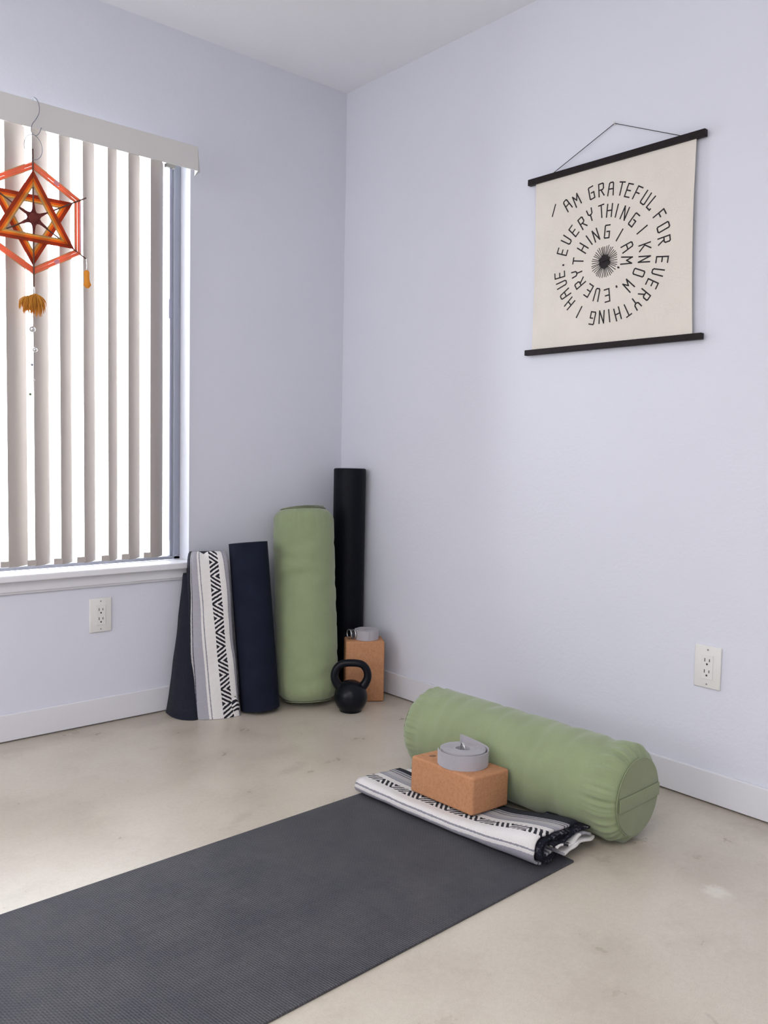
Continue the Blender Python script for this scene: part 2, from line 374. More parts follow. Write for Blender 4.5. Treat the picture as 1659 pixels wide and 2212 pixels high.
for xl, wv in meas:
    t_ = (xl+0.02-Cx)/(2.71)
    th = min((a for a in [radians(q) for q in range(5, 88)]), key=lambda a: abs(0.089*(cos(a)-t_*sin(a))-wv))
    xc = xl + 0.5*wv; yc = -0.055; zt, zb = 1.905, 0.566
    n = 9; fr_, bk = [], []
    ex = Vector((cos(th), sin(th), 0)); nx = Vector((sin(th), -cos(th), 0))
    prof = []
    for i in range(n):
        s = -1+2*i/(n-1); prof.append(Vector((xc, yc, 0)) + ex*(s*0.0445) + nx*(0.009*(1-s*s)))
    bm = bmesh.new()
    lp = [p_+nx*0.0005 for p_ in prof] + [p_-nx*0.0005 for p_ in reversed(prof)]
    rings(bm, [[p_+Vector((0, 0, z)) for p_ in lp] for z in (zb, zb+0.05, zb+0.4, zb+0.8, zt)], True, True, True)
    vo = build('vane', bm, VANE, bl, smooth=True, angle=40)
    bm = bmesh.new(); c0 = Vector((xc, yc, 0))
    box(bm, c0.x-0.004, c0.y-0.004, zt-0.004, c0.x+0.004, c0.y+0.004, 1.924, 0.001)
    build('carrier_stem', bm, CLIP, vo); bm = bmesh.new()
    q = prof[0]; box(bm, q.x-0.017, q.y-0.002, zt-0.006, q.x+0.003, q.y+0.002, zt+0.006, 0.0008)
    build('carrier_clip', bm, CLIP, vo)
    bm = bmesh.new(); box(bm, q.x-0.024, q.y-0.0015, zb+0.002, q.x+0.004, q.y+0.0015, zb+0.020, 0.0008)
    build('spacer_clip', bm, VANE, vo)
bm = bmesh.new(); wx = -0.795
tube(bm, [(wx, -0.05, 1.900), (wx, -0.05, 1.43)], 0.0042, 10); tube(bm, [(wx, -0.05, 1.45), (wx, -0.05, 1.385)], 0.0065, 10); tube(bm, [(wx, -0.05, 1.39), (wx, -0.05, 0.62)], 0.0035, 10)
build('wand', bm, WAND, bl, smooth=True, angle=40)
bm = bmesh.new(); box(bm, wx-0.022, -0.06, 1.888, wx+0.012, -0.045, 1.900, 0.001); build('wand_clip', bm, CLIP, bl)

# ------------------------------------------------------------------ outlets
def outlet(M, label, nm='wall_outlet'):
    e = empty(nm, M.translation, label, 'electrical outlet', 'duplex outlets on the walls')
    # local frame: x right, z up, -y out of the wall
    bm = bmesh.new(); box(bm, -0.038, -0.006, -0.058, 0.038, 0.0005, 0.058, 0.0025, M, 3); build('cover_plate', bm, IVORY, e, smooth=True, angle=30)
    bm = bmesh.new(); box(bm, -0.0165, -0.0078, -0.0335, 0.0165, -0.004, 0.0335, 0.0008, M); rc = build('receptacle', bm, IVORY, e)
    for zz in (0.0155, -0.0155):
        bm = bmesh.new()
        box(bm, -0.0078, -0.0082, zz-0.001, -0.0056, -0.0074, zz+0.0085, 0, M); box(bm, 0.0056, -0.0082, zz, 0.0078, -0.0074, zz+0.0075, 0, M)
        b2 = bmesh.new(); bmesh.ops.create_cone(b2, cap_ends=True, segments=14, radius1=0.0028, radius2=0.0028, depth=0.0008)
        bmesh.ops.transform(b2, matrix=M @ Matrix.Translation((0, -0.0078, zz-0.0075)) @ Matrix.Rotation(pi/2, 4, 'X'), verts=b2.verts); join(bm, b2)
        build('socket_slots', bm, SLOT, rc)
    for zz in (0.0475, -0.0475):
        bm = bmesh.new(); bmesh.ops.create_cone(bm, cap_ends=True, segments=14, radius1=0.0026, radius2=0.0022, depth=0.0012)
        bmesh.ops.transform(bm, matrix=M @ Matrix.Translation((0, -0.0064, zz)) @ Matrix.Rotation(pi/2, 4, 'X'), verts=bm.verts); build('screw', bm, CLIP, e)
outlet(Matrix.Translation((-1.026, 0, 0.3735)), 'ivory duplex wall outlet under the window, on the blind wall')
outlet(Matrix.Translation((0, -1.6335, 0.373)) @ Matrix.Rotation(-pi/2, 4, 'Z'), 'ivory duplex wall outlet on the wall below the lettered scroll')

# ------------------------------------------------------------------ lettered scroll
sc = empty('wall_scroll', (0, -1.27, 1.26), 'cream canvas scroll with black spiral lettering hanging between two dark wood rods', 'wall hanging')
def rod(y0, y1, z0, z1):
    bm = bmesh.new(); box(bm, -0.022, -y1, z0, -0.006, -y0, z1, 0.0015); return build('rod', bm, DARKWOOD, sc)
rod(0.9655, 1.566, 1.7975, 1.8165); rod(0.973, 1.581, 1.2605, 1.278)
bm = bmesh.new(); nu, nv = 14, 16
def cpt(a, b):  # a across 0..1, b down 0..1
    y = (0.993*(1-b)+0.997*b)*(1-a) + (1.5385*(1-b)+1.551*b)*a
    y -= 0.004*sin(pi*b)*(a-0.5)*2
    return Vector((-0.0140-0.0018*sin(pi*b)*(0.5+a), -y, 1.800+(1.276-1.800)*b))
g = [[cpt(i/nu, j/nv) for i in range(nu+1)] for j in range(nv+1)]
for s in (0, 1): 
    gg = [[p_+Vector((0.0011*s, 0, 0)) for p_ in row] for row in g]; rings(bm, gg, False)
bmesh.ops.recalc_face_normals(bm, faces=bm.faces); build('canvas', bm, CANVAS, sc, smooth=True)
FONT = {
 'I': [[(0, 0), (0, 1)]], 'A': [[(0, 0), (0.07, 0.92), (0.15, 1), (0.38, 1), (0.45, 0.92), (0.52, 0)], [(0.04, 0.5), (0.48, 0.5)]],
 'M': [[(0, 0), (0.04, 1), (0.28, 0.5), (0.52, 1), (0.56, 0)]], 'G': [[(0.45, 1), (0.05, 1), (0, 0.93), (0, 0.07), (0.05, 0), (0.45, 0), (0.45, 0.5), (0.2, 0.5)]],
 'R': [[(0, 0), (0, 1), (0.38, 1), (0.45, 0.93), (0.45, 0.6), (0.36, 0.5), (0, 0.5)], [(0.2, 0.5), (0.48, 0)]],
 'T': [[(0, 1), (0.5, 1)], [(0.25, 1), (0.25, 0)]], 'E': [[(0.45, 1), (0, 1), (0, 0), (0.45, 0)], [(0, 0.5), (0.38, 0.5)]],
 'F': [[(0.45, 1), (0, 1), (0, 0)], [(0, 0.52), (0.36, 0.52)]], 'U': [[(0, 1), (0, 0.08), (0.07, 0), (0.38, 0), (0.45, 0.08), (0.45, 1)]],
 'V': [[(0, 1), (0.05, 0.1), (0.13, 0), (0.34, 0), (0.42, 0.1), (0.47, 1)]], 'L': [[(0, 1), (0, 0), (0.4, 0), (0.4, 0.12)]],
 'O': [[(0.07, 0), (0, 0.08), (0, 0.92), (0.07, 1), (0.38, 1), (0.45, 0.92), (0.45, 0.08), (0.38, 0), (0.07, 0)]],
 'Y': [[(0, 1), (0.05, 0.62), (0.14, 0.52), (0.34, 0.52), (0.43, 0.62), (0.48, 1)], [(0.24, 0.52), (0.24, 0)]],
 'H': [[(0, 0), (0, 1)], [(0.46, 0), (0.46, 1)], [(0, 0.5), (0.46, 0.5)]], 'N': [[(0, 0), (0, 1), (0.44, 0), (0.44, 1)]],
 'K': [[(0, 0), (0, 1)], [(0.46, 1), (0.08, 0.5), (0.46, 0)], [(0, 0.5), (0.1, 0.5)]], 'W': [[(0, 1), (0.04, 0), (0.28, 0.5), (0.52, 0), (0.56, 1)]],
 '.': [[(0, 0.46), (0, 0.54)]]}
TXT = [('I',-0.1934,0.1867),('A',-0.1423,0.1924),('M',-0.1081,0.2001),('G',-0.0553,0.2107),('R',-0.0208,0.2122),('A',0.0128,0.2077),('T',0.0475,0.2009),('E',0.0736,0.19),('F',0.1031,0.1758),('U',0.1296,0.1576),('L',0.1518,0.1377),
 ('F',0.1766,0.0991),('O',0.1896,0.0647),('R',0.1939,0.0288),('E',0.1899,-0.0237),('V',0.1781,-0.0564),('E',0.161,-0.0863),('R',0.1381,-0.1141),('Y',0.1113,-0.135),('T',0.0817,-0.1508),('H',0.0512,-0.158),('I',0.0228,-0.1602),('N',-0.0036,-0.161),('G',-0.0361,-0.1611),
 ('I',-0.0851,-0.1375),('H',-0.1214,-0.1073),('A',-0.1388,-0.0772),('V',-0.1541,-0.0453),('E',-0.1624,-0.016),('.',-0.1500,0.0128),('E',-0.155,0.0539),('V',-0.1411,0.0868),('E',-0.1146,0.1098),('R',-0.0839,0.1279),('Y',-0.056,0.1461),('T',-0.0172,0.1492),('H',0.0105,0.1462),
 ('I',0.0358,0.1405),('N',0.063,0.1281),('G',0.0945,0.103),('I',0.1226,0.0702),('K',0.1339,0.0204),('N',0.1335,-0.0138),('O',0.1174,-0.0492),('W',0.0847,-0.0811),('.',0.0447,-0.0786),('E',0.0129,-0.1001),('V',-0.023,-0.0937),('E',-0.053,-0.0772),('R',-0.0852,-0.051),
 ('Y',-0.0978,-0.0198),('T',-0.0948,0.0165),('H',-0.0794,0.0524),('I',-0.0572,0.0723),('N',-0.0337,0.0826),('G',0.0055,0.0863),('I',0.0485,0.0687),('A',0.0756,0.0301),('M',0.0753,-0.0082),('.',0.0485,-0.0241)]
C0 = (1.2617, 1.5153)
def surf(u, v, off=0.0):
    y = C0[0]+u; z = C0[1]+v; b = (1.800-z)/0.524; a = (y-0.995)/0.55
    return Vector((-0.0140-0.0018*sin(pi*max(0, min(1, b)))*(0.5+a)-off, -y, z))
def stroke(bm, p, q, w):
    p = Vector(p); q = Vector(q); d = (q-p); L_ = d.length; d.normalize(); nrm = Vector((-d.y, d.x))
    a = p-d*w*0.42; b = q+d*w*0.42; pts = [a+nrm*w/2, a-nrm*w/2, b-nrm*w/2, b+nrm*w/2]
    fr_ = [bm.verts.new(surf(x.x, x.y, 0.0006)) for x in pts]; bk = [bm.verts.new(surf(x.x, x.y, 0.0)) for x in pts]
    bm.faces.new(fr_); 
    for i in range(4): bm.faces.new((fr_[i], bk[i], bk[(i+1) % 4], fr_[(i+1) % 4]))
bm = bmesh.new()
for ch, u, v in TXT:
    up = Vector((u, v)).normalized() if (ch, u) != ('I', -0.1934) else Vector((0.30, 0.954)); rt = Vector((up.y, -up.x)); hgt = 0.0365 if ch != 'I' else 0.036
    fw_ = max(p_[0] for st in FONT[ch] for p_ in st)
    for st in FONT[ch]:
        P = [Vector((u, v)) + rt*((x-fw_/2)*hgt*0.98) + up*((y-0.5)*hgt) for x, y in st]
        for a, b in zip(P, P[1:]): stroke(bm, a, b, 0.0038 if ch != '.' else 0.0050)
build('lettering', bm, INK, sc)
bm = bmesh.new()
for k in range(40):
    a = 2*pi*k/40+random.uniform(-.03, .03); r1 = 0.046+random.uniform(-.003, .002)
    stroke(bm, (0.013*cos(a), 0.014*sin(a)), (r1*cos(a)*0.98, r1*sin(a)), 0.0020)
for k in range(40):
    a = 2*pi*k/40; r1 = 0.0185+random.uniform(-.003, .002); stroke(bm, (0, 0), (r1*cos(a), r1*sin(a)), 0.0036)
build('sunburst', bm, INK, sc)
bm = bmesh.new(); tube(bm, [(-0.012, -1.053, 1.816), (-0.006, -1.2723, 1.9125), (-0.012, -1.494, 1.817)], 0.0011, 6); build('hanging_cord', bm, CORDM, sc)
bm = bmesh.new(); tube(bm, [(0.001, -1.2723, 1.909), (-0.009, -1.2723, 1.914)], 0.0016, 8); tube(bm, [(-0.009, -1.2723, 1.914), (-0.0105, -1.2723, 1.915)], 0.0036, 10)
build('nail', bm, IVORY, origin=(0, -1.2723, 1.91), label='small pale nail in the wall at the peak of the scroll cord', cat='nail')

# ------------------------------------------------------------------ hanging woven star
OY = -0.135; OC = Vector((-1.282, OY, 1.612)); k_ = 0.00138
hk = empty('wire_hook', (-1.275, OY, 1.86), 'thin grey wire S-hook clipped over the valance above the woven star', 'hook')
bm = bmesh.new()
pts = [(-1.268, -0.100, 1.925), (-1.270, -0.103, 1.960), (-1.273, -0.116, 1.968), (-1.266, -0.128, 1.960), (-1.262, OY, 1.940), (-1.263, OY, 1.920), (-1.272, OY, 1.900), (-1.282, OY, 1.884), (-1.286, OY, 1.866), (-1.282, OY, 1.856), (-1.272, OY, 1.853), (-1.263, OY, 1.862), (-1.256, OY, 1.880)]
def smooth_path(P, n=6):
    P = [Vector(p) for p in P]; out = []
    for i in range(len(P)-1):
        p0, p1, p2, p3 = P[max(i-1, 0)], P[i], P[i+1], P[min(i+2, len(P)-1)]
        for j in range(n):
            t = j/n; out.append(0.5*((2*p1)+(-p0+p2)*t+(2*p0-5*p1+4*p2-p3)*t*t+(-p0+3*p1-3*p2+p3)*t**3))
    out.append(P[-1]); return out
tube(bm, smooth_path(pts), 0.0013, 8); build('hook_wire', bm, WIRE, hk, smooth=True)
st = empty('woven_star_hanging', tuple(OC), 'orange and rust yarn six-pointed star with tassels hanging in front of the blind', 'wall hanging')
bm = bmesh.new(); tube(bm, [(OC.x+0.002+0.026*cos(a), OY+0.004*sin(a), 1.818+0.037*sin(a)) for a in [2*pi*i/40 for i in range(40)]], 0.0011, 6, True); build('hanging_ring', bm, WIRE, st, smooth=True)
bm = bmesh.new(); tube(bm, [(OC.x, OY, 1.783), (OC.x, OY, 1.74)], 0.0024, 8); build('hanging_cord', bm, WIRE, st)
def dirv(deg): return Vector((cos(radians(deg)), 0, sin(radians(deg))))
for i, deg in enumerate((90, 30, 150)):
    R_ = 0.200 if deg == 90 else 0.184
    bm = bmesh.new(); d = dirv(deg); o_ = Vector((0, 0.0015*(i-1), 0)); tube(bm, [OC+o_-d*R_, OC+o_+d*R_], 0.0022, 8); build('stick', bm, STICK, st)
def poly_yarn(bm, rad, degs, yoff, r, wob=0.0):
    P = [OC+dirv(d)*rad+Vector((0, yoff, 0)) for d in degs]; n = len(P)
    for a in range(n):
        p_, q = P[a], P[(a+1) % n]; mid = [p_.lerp(q, t/4) for t in range(5)]; tube(bm, mid, r, 5)
YR = 0.00098
def band(name, degs, outer, count, mat, y0):
    bm = bmesh.new(); ap = cos(pi/len(degs))
    for i in range(count):
        rad = (outer - i*0.00150)/ap
        if rad <= 0: break
        poly_yarn(bm, rad, degs, y0+0.0004*(i % 2), YR)
    return build(name, bm, mat, st, smooth=True)
for tri, y0 in (((90, 210, 330), -0.0035), ((270, 30, 150), 0.0035)):
    band('rust_yarn_band', tri, 0.0690, 7, Y_RED, y0); band('orange_yarn_band', tri, 0.0585, 4, Y_ORANGE, y0)
    band('gold_yarn_band', tri, 0.0525, 3, Y_GOLD, y0); band('sand_yarn_band', tri, 0.0480, 2, Y_PALE, y0)
hexa = (90, 30, -30, -90, -150, 150)
band('peach_yarn_border', hexa, 0.1405, 6, Y_PEACH, 0.0); band('peach_yarn_border', hexa, 0.1310, 5, Y_PEACH, 0.001); band('fine_yarn_border', hexa, 0.1425, 1, Y_PALE, 0.0); band('fine_yarn_border', hexa, 0.1235, 1, Y_PALE, 0.0)
# pink wrapped sections at the middle of the outer hexagon sides and along the right side
for a, b, t0, t1 in ((90, 30, 0.46, 0.56), (-90, -30, 0.46, 0.56), (30, -30, 0.05, 0.97)):
    bm = bmesh.new()
    for i in range(9 if t0 > .1 else 3):
        rad = (0.1400-i*0.0013-(0.0 if t0 > .1 else -0.001))/cos(pi/6); P, Q = OC+dirv(a)*rad, OC+dirv(b)*rad
        tube(bm, [P.lerp(Q, t0)+Vector((0, -0.0018, 0)), P.lerp(Q, t1)+Vector((0, -0.0018, 0))], 0.0010, 5)
    build('pink_thread_wrap', bm, Y_PINK, st)
bm = bmesh.new()   # small six pointed centre
for k in range(6):
    a = 90+60*k; tip = OC+dirv(a)*0.047+Vector((0, -0.0048, 0)); n_ = dirv(a+90)
    for i in range(15):
        q = -1+2*i/14; tube(bm, [tip+n_*q*0.0006, OC+dirv(a)*(0.026-0.004*abs(q))+n_*q*0.0048+Vector((0, -0.0045, 0)), OC+dirv(a)*0.010+n_*q*0.0120+Vector((0, -0.004, 0))], 0.0009, 5)
bmesh.ops.create_icosphere(bm, subdivisions=2, radius=0.017, matrix=Matrix.Translation(OC+Vector((0, -0.003, 0))) @ Matrix.Diagonal((1, 0.3, 1, 1)))
build('centre_star', bm, Y_MAROON, st, smooth=True)
def tassel(name, p, L_, w, n, mat, strands=True):
    bm = bmesh.new()
    for i in range(n):
        a = random.uniform(0, 2*pi); q = random.uniform(0.2, 1)**0.6; ll = L_*random.uniform(0.55, 1.12)
        e = Vector((w*q*cos(a), w*q*sin(a)*0.8, -ll*(1-0.35*q*q)))
        P = [Vector(p)+Vector((0, 0, 0)), Vector(p)+Vector((e.x*0.55, e.y*0.55, e.z*0.25)), Vector(p)+Vector((e.x*0.95, e.y*0.95, e.z*0.65)), Vector(p)+e]
        tube(bm, smooth_path(P, 2), [0.0010, 0.0010, 0.0010, 0.0009, 0.0008, 0.0007, 0.0003], 4)
    return build(name, bm, mat, st)
bx_ = OC.x-0.003
bm = bmesh.new(); tube(bm, [(OC.x, OY, 1.425), (bx_, OY, 1.385)], 0.0016, 6); tube(bm, smooth_path([(OC.x, OY, 1.425), (bx_+0.006, OY, 1.40), (bx_+0.004, OY, 1.385)]), 0.0009, 5); build('tassel_cord', bm, METAL, st)
tassel('pompom_tassel', (bx_-0.012, OY+0.004, 1.384), 0.054, 0.027, 300, Y_MUST); tassel('pompom_tassel', (bx_+0.008, OY, 1.392), 0.068, 0.030, 340, Y_MUST)
bm = bmesh.new(); tube(bm, smooth_path([(bx_, OY, 1.335), (bx_, OY, 1.29), (bx_+0.004, OY, 1.23), (bx_+0.001, OY, 1.15), (bx_-0.006, OY, 1.095)]), 0.0005, 5); build('bead_string', bm, WIRE, st)
for (dx, z, r) in ((-0.002, 1.286, 0.0088), (0.005, 1.226, 0.0070)):
    bm = bmesh.new(); M = Matrix.Translation((bx_+dx, OY, z))
    bmesh.ops.create_icosphere(bm, subdivisions=3, radius=r, matrix=M); tube(bm, [M @ Vector((r*cos(a), r*sin(a), 0)) for a in [2*pi*i/24 for i in range(24)]], 0.0006, 5, True)
    tube(bm, [M @ Vector((0.002*cos(a), 0, r+0.002+0.002*sin(a))) for a in [2*pi*i/10 for i in range(10)]], 0.0005, 5, True); build('bell', bm, METAL, st, smooth=True)
for (dx, z, r, mt) in ((-0.004, 1.181, 0.0040, WIRE), (0.001, 1.135, 0.0036, METAL), (-0.010, 1.093, 0.0042, plain('green_bead', (0.10, 0.14, 0.06), 0.3))):
    bm = bmesh.new(); bmesh.ops.create_icosphere(bm, subdivisions=2, radius=r, matrix=Matrix.Translation((bx_+dx, OY, z))); build('bead', bm, mt, st, smooth=True)
tp = OC+dirv(-30)*0.184
bm = bmesh.new(); tube(bm, smooth_path([tp, tp+Vector((0.002, 0, -0.02)), tp+Vector((0, 0, -0.035))]), 0.0011, 5); build('tassel_cord', bm, METAL, st)
bm = bmesh.new(); c0 = tp+Vector((0.001, 0, -0.035))
tube(bm, [c0, c0+Vector((0, 0, -0.006)), c0+Vector((0, 0, -0.02)), c0+Vector((0.001, 0, -0.032)), c0+Vector((0.002, 0, -0.045)), c0+Vector((0.003, 0, -0.054))], [0.005, 0.0088, 0.0078, 0.008, 0.0120, 0.004], 10)
build('side_tassel', bm, Y_MUST, st, smooth=True)

# ------------------------------------------------------------------ bolsters
def make_bolster(M, R, L_, rc, label, seed, hang, wr=0.0025, pam=1.0, hh=0.0015):
    """M maps a local frame with the axis on +Z (0..L) to the world; end panel with handle at +L"""
    e = empty('yoga_bolster', M.translation, label, 'bolster', 'green round bolsters')
    def prof(r0_, z): return r0_*(1+0.012*sin(pi*z/L_))
    N = 96; ang = 160
    pf = []
    for i in range(9): t = pi/2*i/8; pf.append((R-rc+rc*sin(t), rc-rc*cos(t)))
    for i in range(1, 60): pf.append((prof(R, rc+(L_-2*rc)*i/60), rc+(L_-2*rc)*i/60))
    for i in range(9): t = pi/2*i/8; pf.append((R-rc+rc*cos(t), L_-rc+rc*sin(t)))
    def mod(r, z, a):
        P = Vector((cos(a)*1.3, sin(a)*1.3, z*7+seed)); d = noise.noise(P*0.45)*0.25
        # creases running round the body
        w_ = noise.noise(Vector((cos(a)*0.8, sin(a)*0.8, z*26+seed*3)))
        d += -max(0, w_-0.05)*2.0
        body = min(1, z/(rc*2), (L_-z)/(rc*2))
        rn = r + wr*1.6*d*max(0.15, body)
        ez = min(z, L_-z)
        pk = math.exp(-((ez-rc*0.75)/(rc*0.75))**2)
        s = noise.noise(Vector((cos(a)*7, sin(a)*7, seed+(0 if z < L_/2 else 5))))
        rn += pk*pam*(0.0045*s+0.0026*sin(a*29+6*s))*(1 if z > L_/2 else 0.55)
        return rn, z
    bm = bmesh.new(); lathe(bm, pf, M, ang, mod); build('cover', bm, GREEN, e, smooth=True)
    Re = R-rc*0.62
    for end in (0, 1):
        bm = bmesh.new(); loops = []
        for i in range(12):
            f_ = i/11; r = Re*(1-f_*0.999); h = 0.0035*(1-(1-f_)**2)+0.0012
            zz = L_+h-rc*(1-math.sqrt(max(0, 1-0.38**2)))*0 if end else -h
            lp = []
            for j in range(64):
                a = 2*pi*j/64*(1 if end else -1); n_ = noise.noise(Vector((cos(a)*r*25, sin(a)*r*25, seed+end)))*0.0012
                lp.append(M @ Vector((r*cos(a), r*sin(a), zz+(n_ if end else -n_))))
            loops.append(lp)
        rings(bm, loops, True, False, True); build('end_panel', bm, GREEN_END, e, smooth=True)
        # raised seam round the panel
        bm = bmesh.new(); zz = (L_+0.0005 if end else -0.0005)
        tube(bm, [M @ Vector(((Re+0.001)*cos(a), (Re+0.001)*sin(a), zz-(0.001 if end else -0.001))) for a in [2*pi*i/64 for i in range(64)]], 0.0017, 6, True); build('seam', bm, GREEN_END, e, smooth=True)
    # carrying handle: a flat fabric band over the end panel
    bm = bmesh.new(); ca, sa = cos(hang), sin(hang); loops = []
    for i in range(25):
        s = -1+2*i/24; x = s*Re*0.96; h = 0.0052+hh*(1-s*s); lp = []
        for (wy, wz) in ((-0.017, 0), (-0.014, 0.0016), (0.014, 0.0016), (0.017, 0), (0.014, -0.0012), (-0.014, -0.0012)):
            lp.append(M @ Vector((x*ca-wy*sa, x*sa+wy*ca, L_+h+wz)))
        loops.append(lp)
    rings(bm, loops, True, True, True); build('handle', bm, GREEN_END, e, smooth=True, angle=50)
    return e
# lying bolster
th = -0.0316; ax = Vector((sin(th), cos(th), 0)); L_B = 0.7155; R_B = 0.1186
cen = Vector((-0.3957, -1.3127, R_B+0.001)); M = axis_matrix(cen+ax*L_B/2, -ax)
make_bolster(M, R_B, L_B, 0.042, 'green round bolster lying on the floor behind the cork block', 1.3, 0.0, 0.004, 1.7)
# standing bolster
ax = Vector((0.0586, 0.150, 1)).normalized(); R_S = 0.1145; L_S = 0.715
rcs = 0.05; axh = Vector((ax.x, ax.y, 0)).length
M = axis_matrix((-0.3094-ax.x*0.0, -0.1904, 0.0), ax)
dz = (R_S-rcs)*axh + rcs*(1-ax.z) + 0.004
cbase = Vector((-0.3094, -0.1904, 0)) 
M = axis_matrix(cbase - ax*0 + Vector((0, 0, dz*1.0)), ax)
# fitted centre is that of the whole body; slide back along the axis
M.translation = Vector((-0.3094-ax.x*L_S/2*1.0, -0.1904-ax.y*L_S/2*1.0, dz))
SB = make_bolster(M, R_S, L_S, rcs, 'green round bolster standing upright against the wall in the corner', 6.1, -0.72, 0.003, 0.35, 0.005)

# ------------------------------------------------------------------ rolled navy mat
ax = Vector((-0.026, 0.113, 1)).normalized(); Rn = 0.0715; Ln = 0.600
M = axis_matrix((-0.5272-ax.x*Ln/2, -0.1743-ax.y*Ln/2, Rn*Vector((ax.x, ax.y, 0)).length+0.001), ax)
nm = empty('rolled_yoga_mat', M.translation, 'navy rolled yoga mat standing between the striped blanket and green bolster', 'yoga mat')
bm = bmesh.new(); T_ = 0.0058; turns = 10.0; n = 420; lo_, li_ = [], []
a0 = 2.6
for i in range(n+1):
    f_ = i/n; a = a0+2*pi*turns*f_; r = 0.010+(Rn-0.010)*f_; tk = T_*0.88
    lo_.append((r, a)); li_.append((r-tk, a))
lp = [(r*cos(a), r*sin(a)) for r, a in lo_]+[(r*cos(a), r*sin(a)) for r, a in reversed(li_)]
loops = [[M @ Vector((x, y, z)) for x, y in lp] for z in (0, Ln*0.33, Ln*0.66, Ln)]
V = rings(bm, loops, True)
for row, fl in ((V[0], True), (V[-1], False)):
    for i in range(n):
        q = [row[i], row[i+1], row[2*n+1-i-1], row[2*n+1-i]]; bm.faces.new(q if not fl else list(reversed(q)))
bmesh.ops.recalc_face_normals(bm, faces=bm.faces); build('rolled_sheet', bm, NAVY, nm, smooth=True, angle=40)

# ------------------------------------------------------------------ foam roller
Rf, Lf = 0.0635, 0.876
bm = bmesh.new(); M = axis_matrix((-0.0665, -0.1415, 0.0), (0, 0, 1))
pf = [(Rf-0.005, 0.0), (Rf-0.0015, 0.0015), (Rf, 0.005)]+[(Rf, 0.005+(Lf-0.010)*i/20) for i in range(1, 20)]+[(Rf, Lf-0.006), (Rf-0.0015, Lf-0.002), (Rf-0.006, Lf)]
lathe(bm, pf, M, 64); build('foam_roller', bm, FOAM, origin=(-0.0665, -0.1415, 0), smooth=True, angle=50, label='tall black foam roller standing in the room corner behind the green bolster', cat='foam roller')

# ------------------------------------------------------------------ cork blocks
def rounded_block(bm, l, w, h, M, r=0.008):
    box(bm, 0, 0, 0, l, w, h, r, M, 4)
d = Vector((cos(-0.585), sin(-0.585), 0)); n_ = Vector((-d.y, d.x, 0))
Mb = Matrix((d, n_, Vector((0, 0, 1)))).transposed().to_4x4(); Mb.translation = Vector((-0.2138, -0.3192, 0.0005))
bm = bmesh.new(); rounded_block(bm, 0.147, 0.098, 0.231, Mb); build('cork_block', bm, CORK, origin=Mb.translation+d*0.07+n_*0.05, smooth=True, angle=30, label='cork yoga block standing on end in the corner behind the kettlebell', cat='yoga block', group='cork yoga blocks')
# strap roll on it
def strap_roll(c, up, r0_, r1_, hgt, turns, parent, a_end=0.0, tail=None, mat=STRAP, thick=0.0018):
    M = axis_matrix(c, up); bm = bmesh.new(); n = int(turns*40); o_, i_ = [], []
    for k in range(n+1):
        f_ = k/n; a = a_end-2*pi*turns*(1-f_); r = r0_+(r1_-r0_)*f_; r += 0.0006*noise.noise(Vector((cos(a)*2, sin(a)*2, f_*6)))
        o_.append((r*cos(a), r*sin(a), 0)); i_.append(((r-thick)*cos(a), (r-thick)*sin(a), 0))
    pts_o, pts_i = o_, i_
    lp = pts_o+pts_i[::-1]
    zz = lambda i, top: (0.0012*noise.noise(Vector((i*0.05, 3.1, top*2.0)))+ (hgt if top else 0))
    loops = [[M @ Vector((x, y, (hgt if t else 0)+(0.0012*noise.noise(Vector((x*60, y*60, 1.0))) if t else 0))) for (x, y, _) in lp] for t in (0, 1)]
    V = rings(bm, loops, True)
    for row, fl in ((V[0], 1), (V[1], 0)):
        for k in range(n):
            q = [row[k], row[k+1], row[2*n+1-k-1], row[2*n+1-k]]; bm.faces.new(q[::-1] if fl else q)
    bmesh.ops.recalc_face_normals(bm, faces=bm.faces); return build('webbing_coil', bm, mat, parent, smooth=True, angle=40)
def d_ring(c, axis, rx, rz, parent, r=0.0016):
    M = axis_matrix(c, axis); bm = bmesh.new()
    tube(bm, [M @ Vector((rx*cos(a), rz*sin(a), 0)) for a in [2*pi*i/36 for i in range(36)]], r, 8, True); return build('metal_ring', bm, METAL, parent, smooth=True)
tc = Mb @ Vector((0.083, 0.050, 0.2315))
s1 = empty('yoga_strap', tc, 'grey rolled yoga strap on top of the upright cork block in the corner', 'yoga strap', 'grey rolled yoga straps')
strap_roll(tc, (0, 0, 1), 0.012, 0.047, 0.036, 15, s1, a_end=3.4)
ld = (Vector((-0.753, 0.658, 0))); vd = Vector((-0.658, -0.752, 0))
for k, off in enumerate((0.050, 0.066)):
    d_ring(tc+ld*off+vd*0.018+Vector((0, 0, 0.020)), ld*0.85+vd*0.5, 0.018, 0.017, s1, 0.0022)
bm = bmesh.new(); box(bm, -0.005, -0.002, -0.001, 0.026, 0.002, 0.036, 0.0006, Matrix.Translation(tc+ld*0.058+vd*0.006) @ Matrix.Rotation(math.atan2(ld.y, ld.x)+pi, 4, 'Z')); build('dark_loop', bm, STRAP_D, s1)

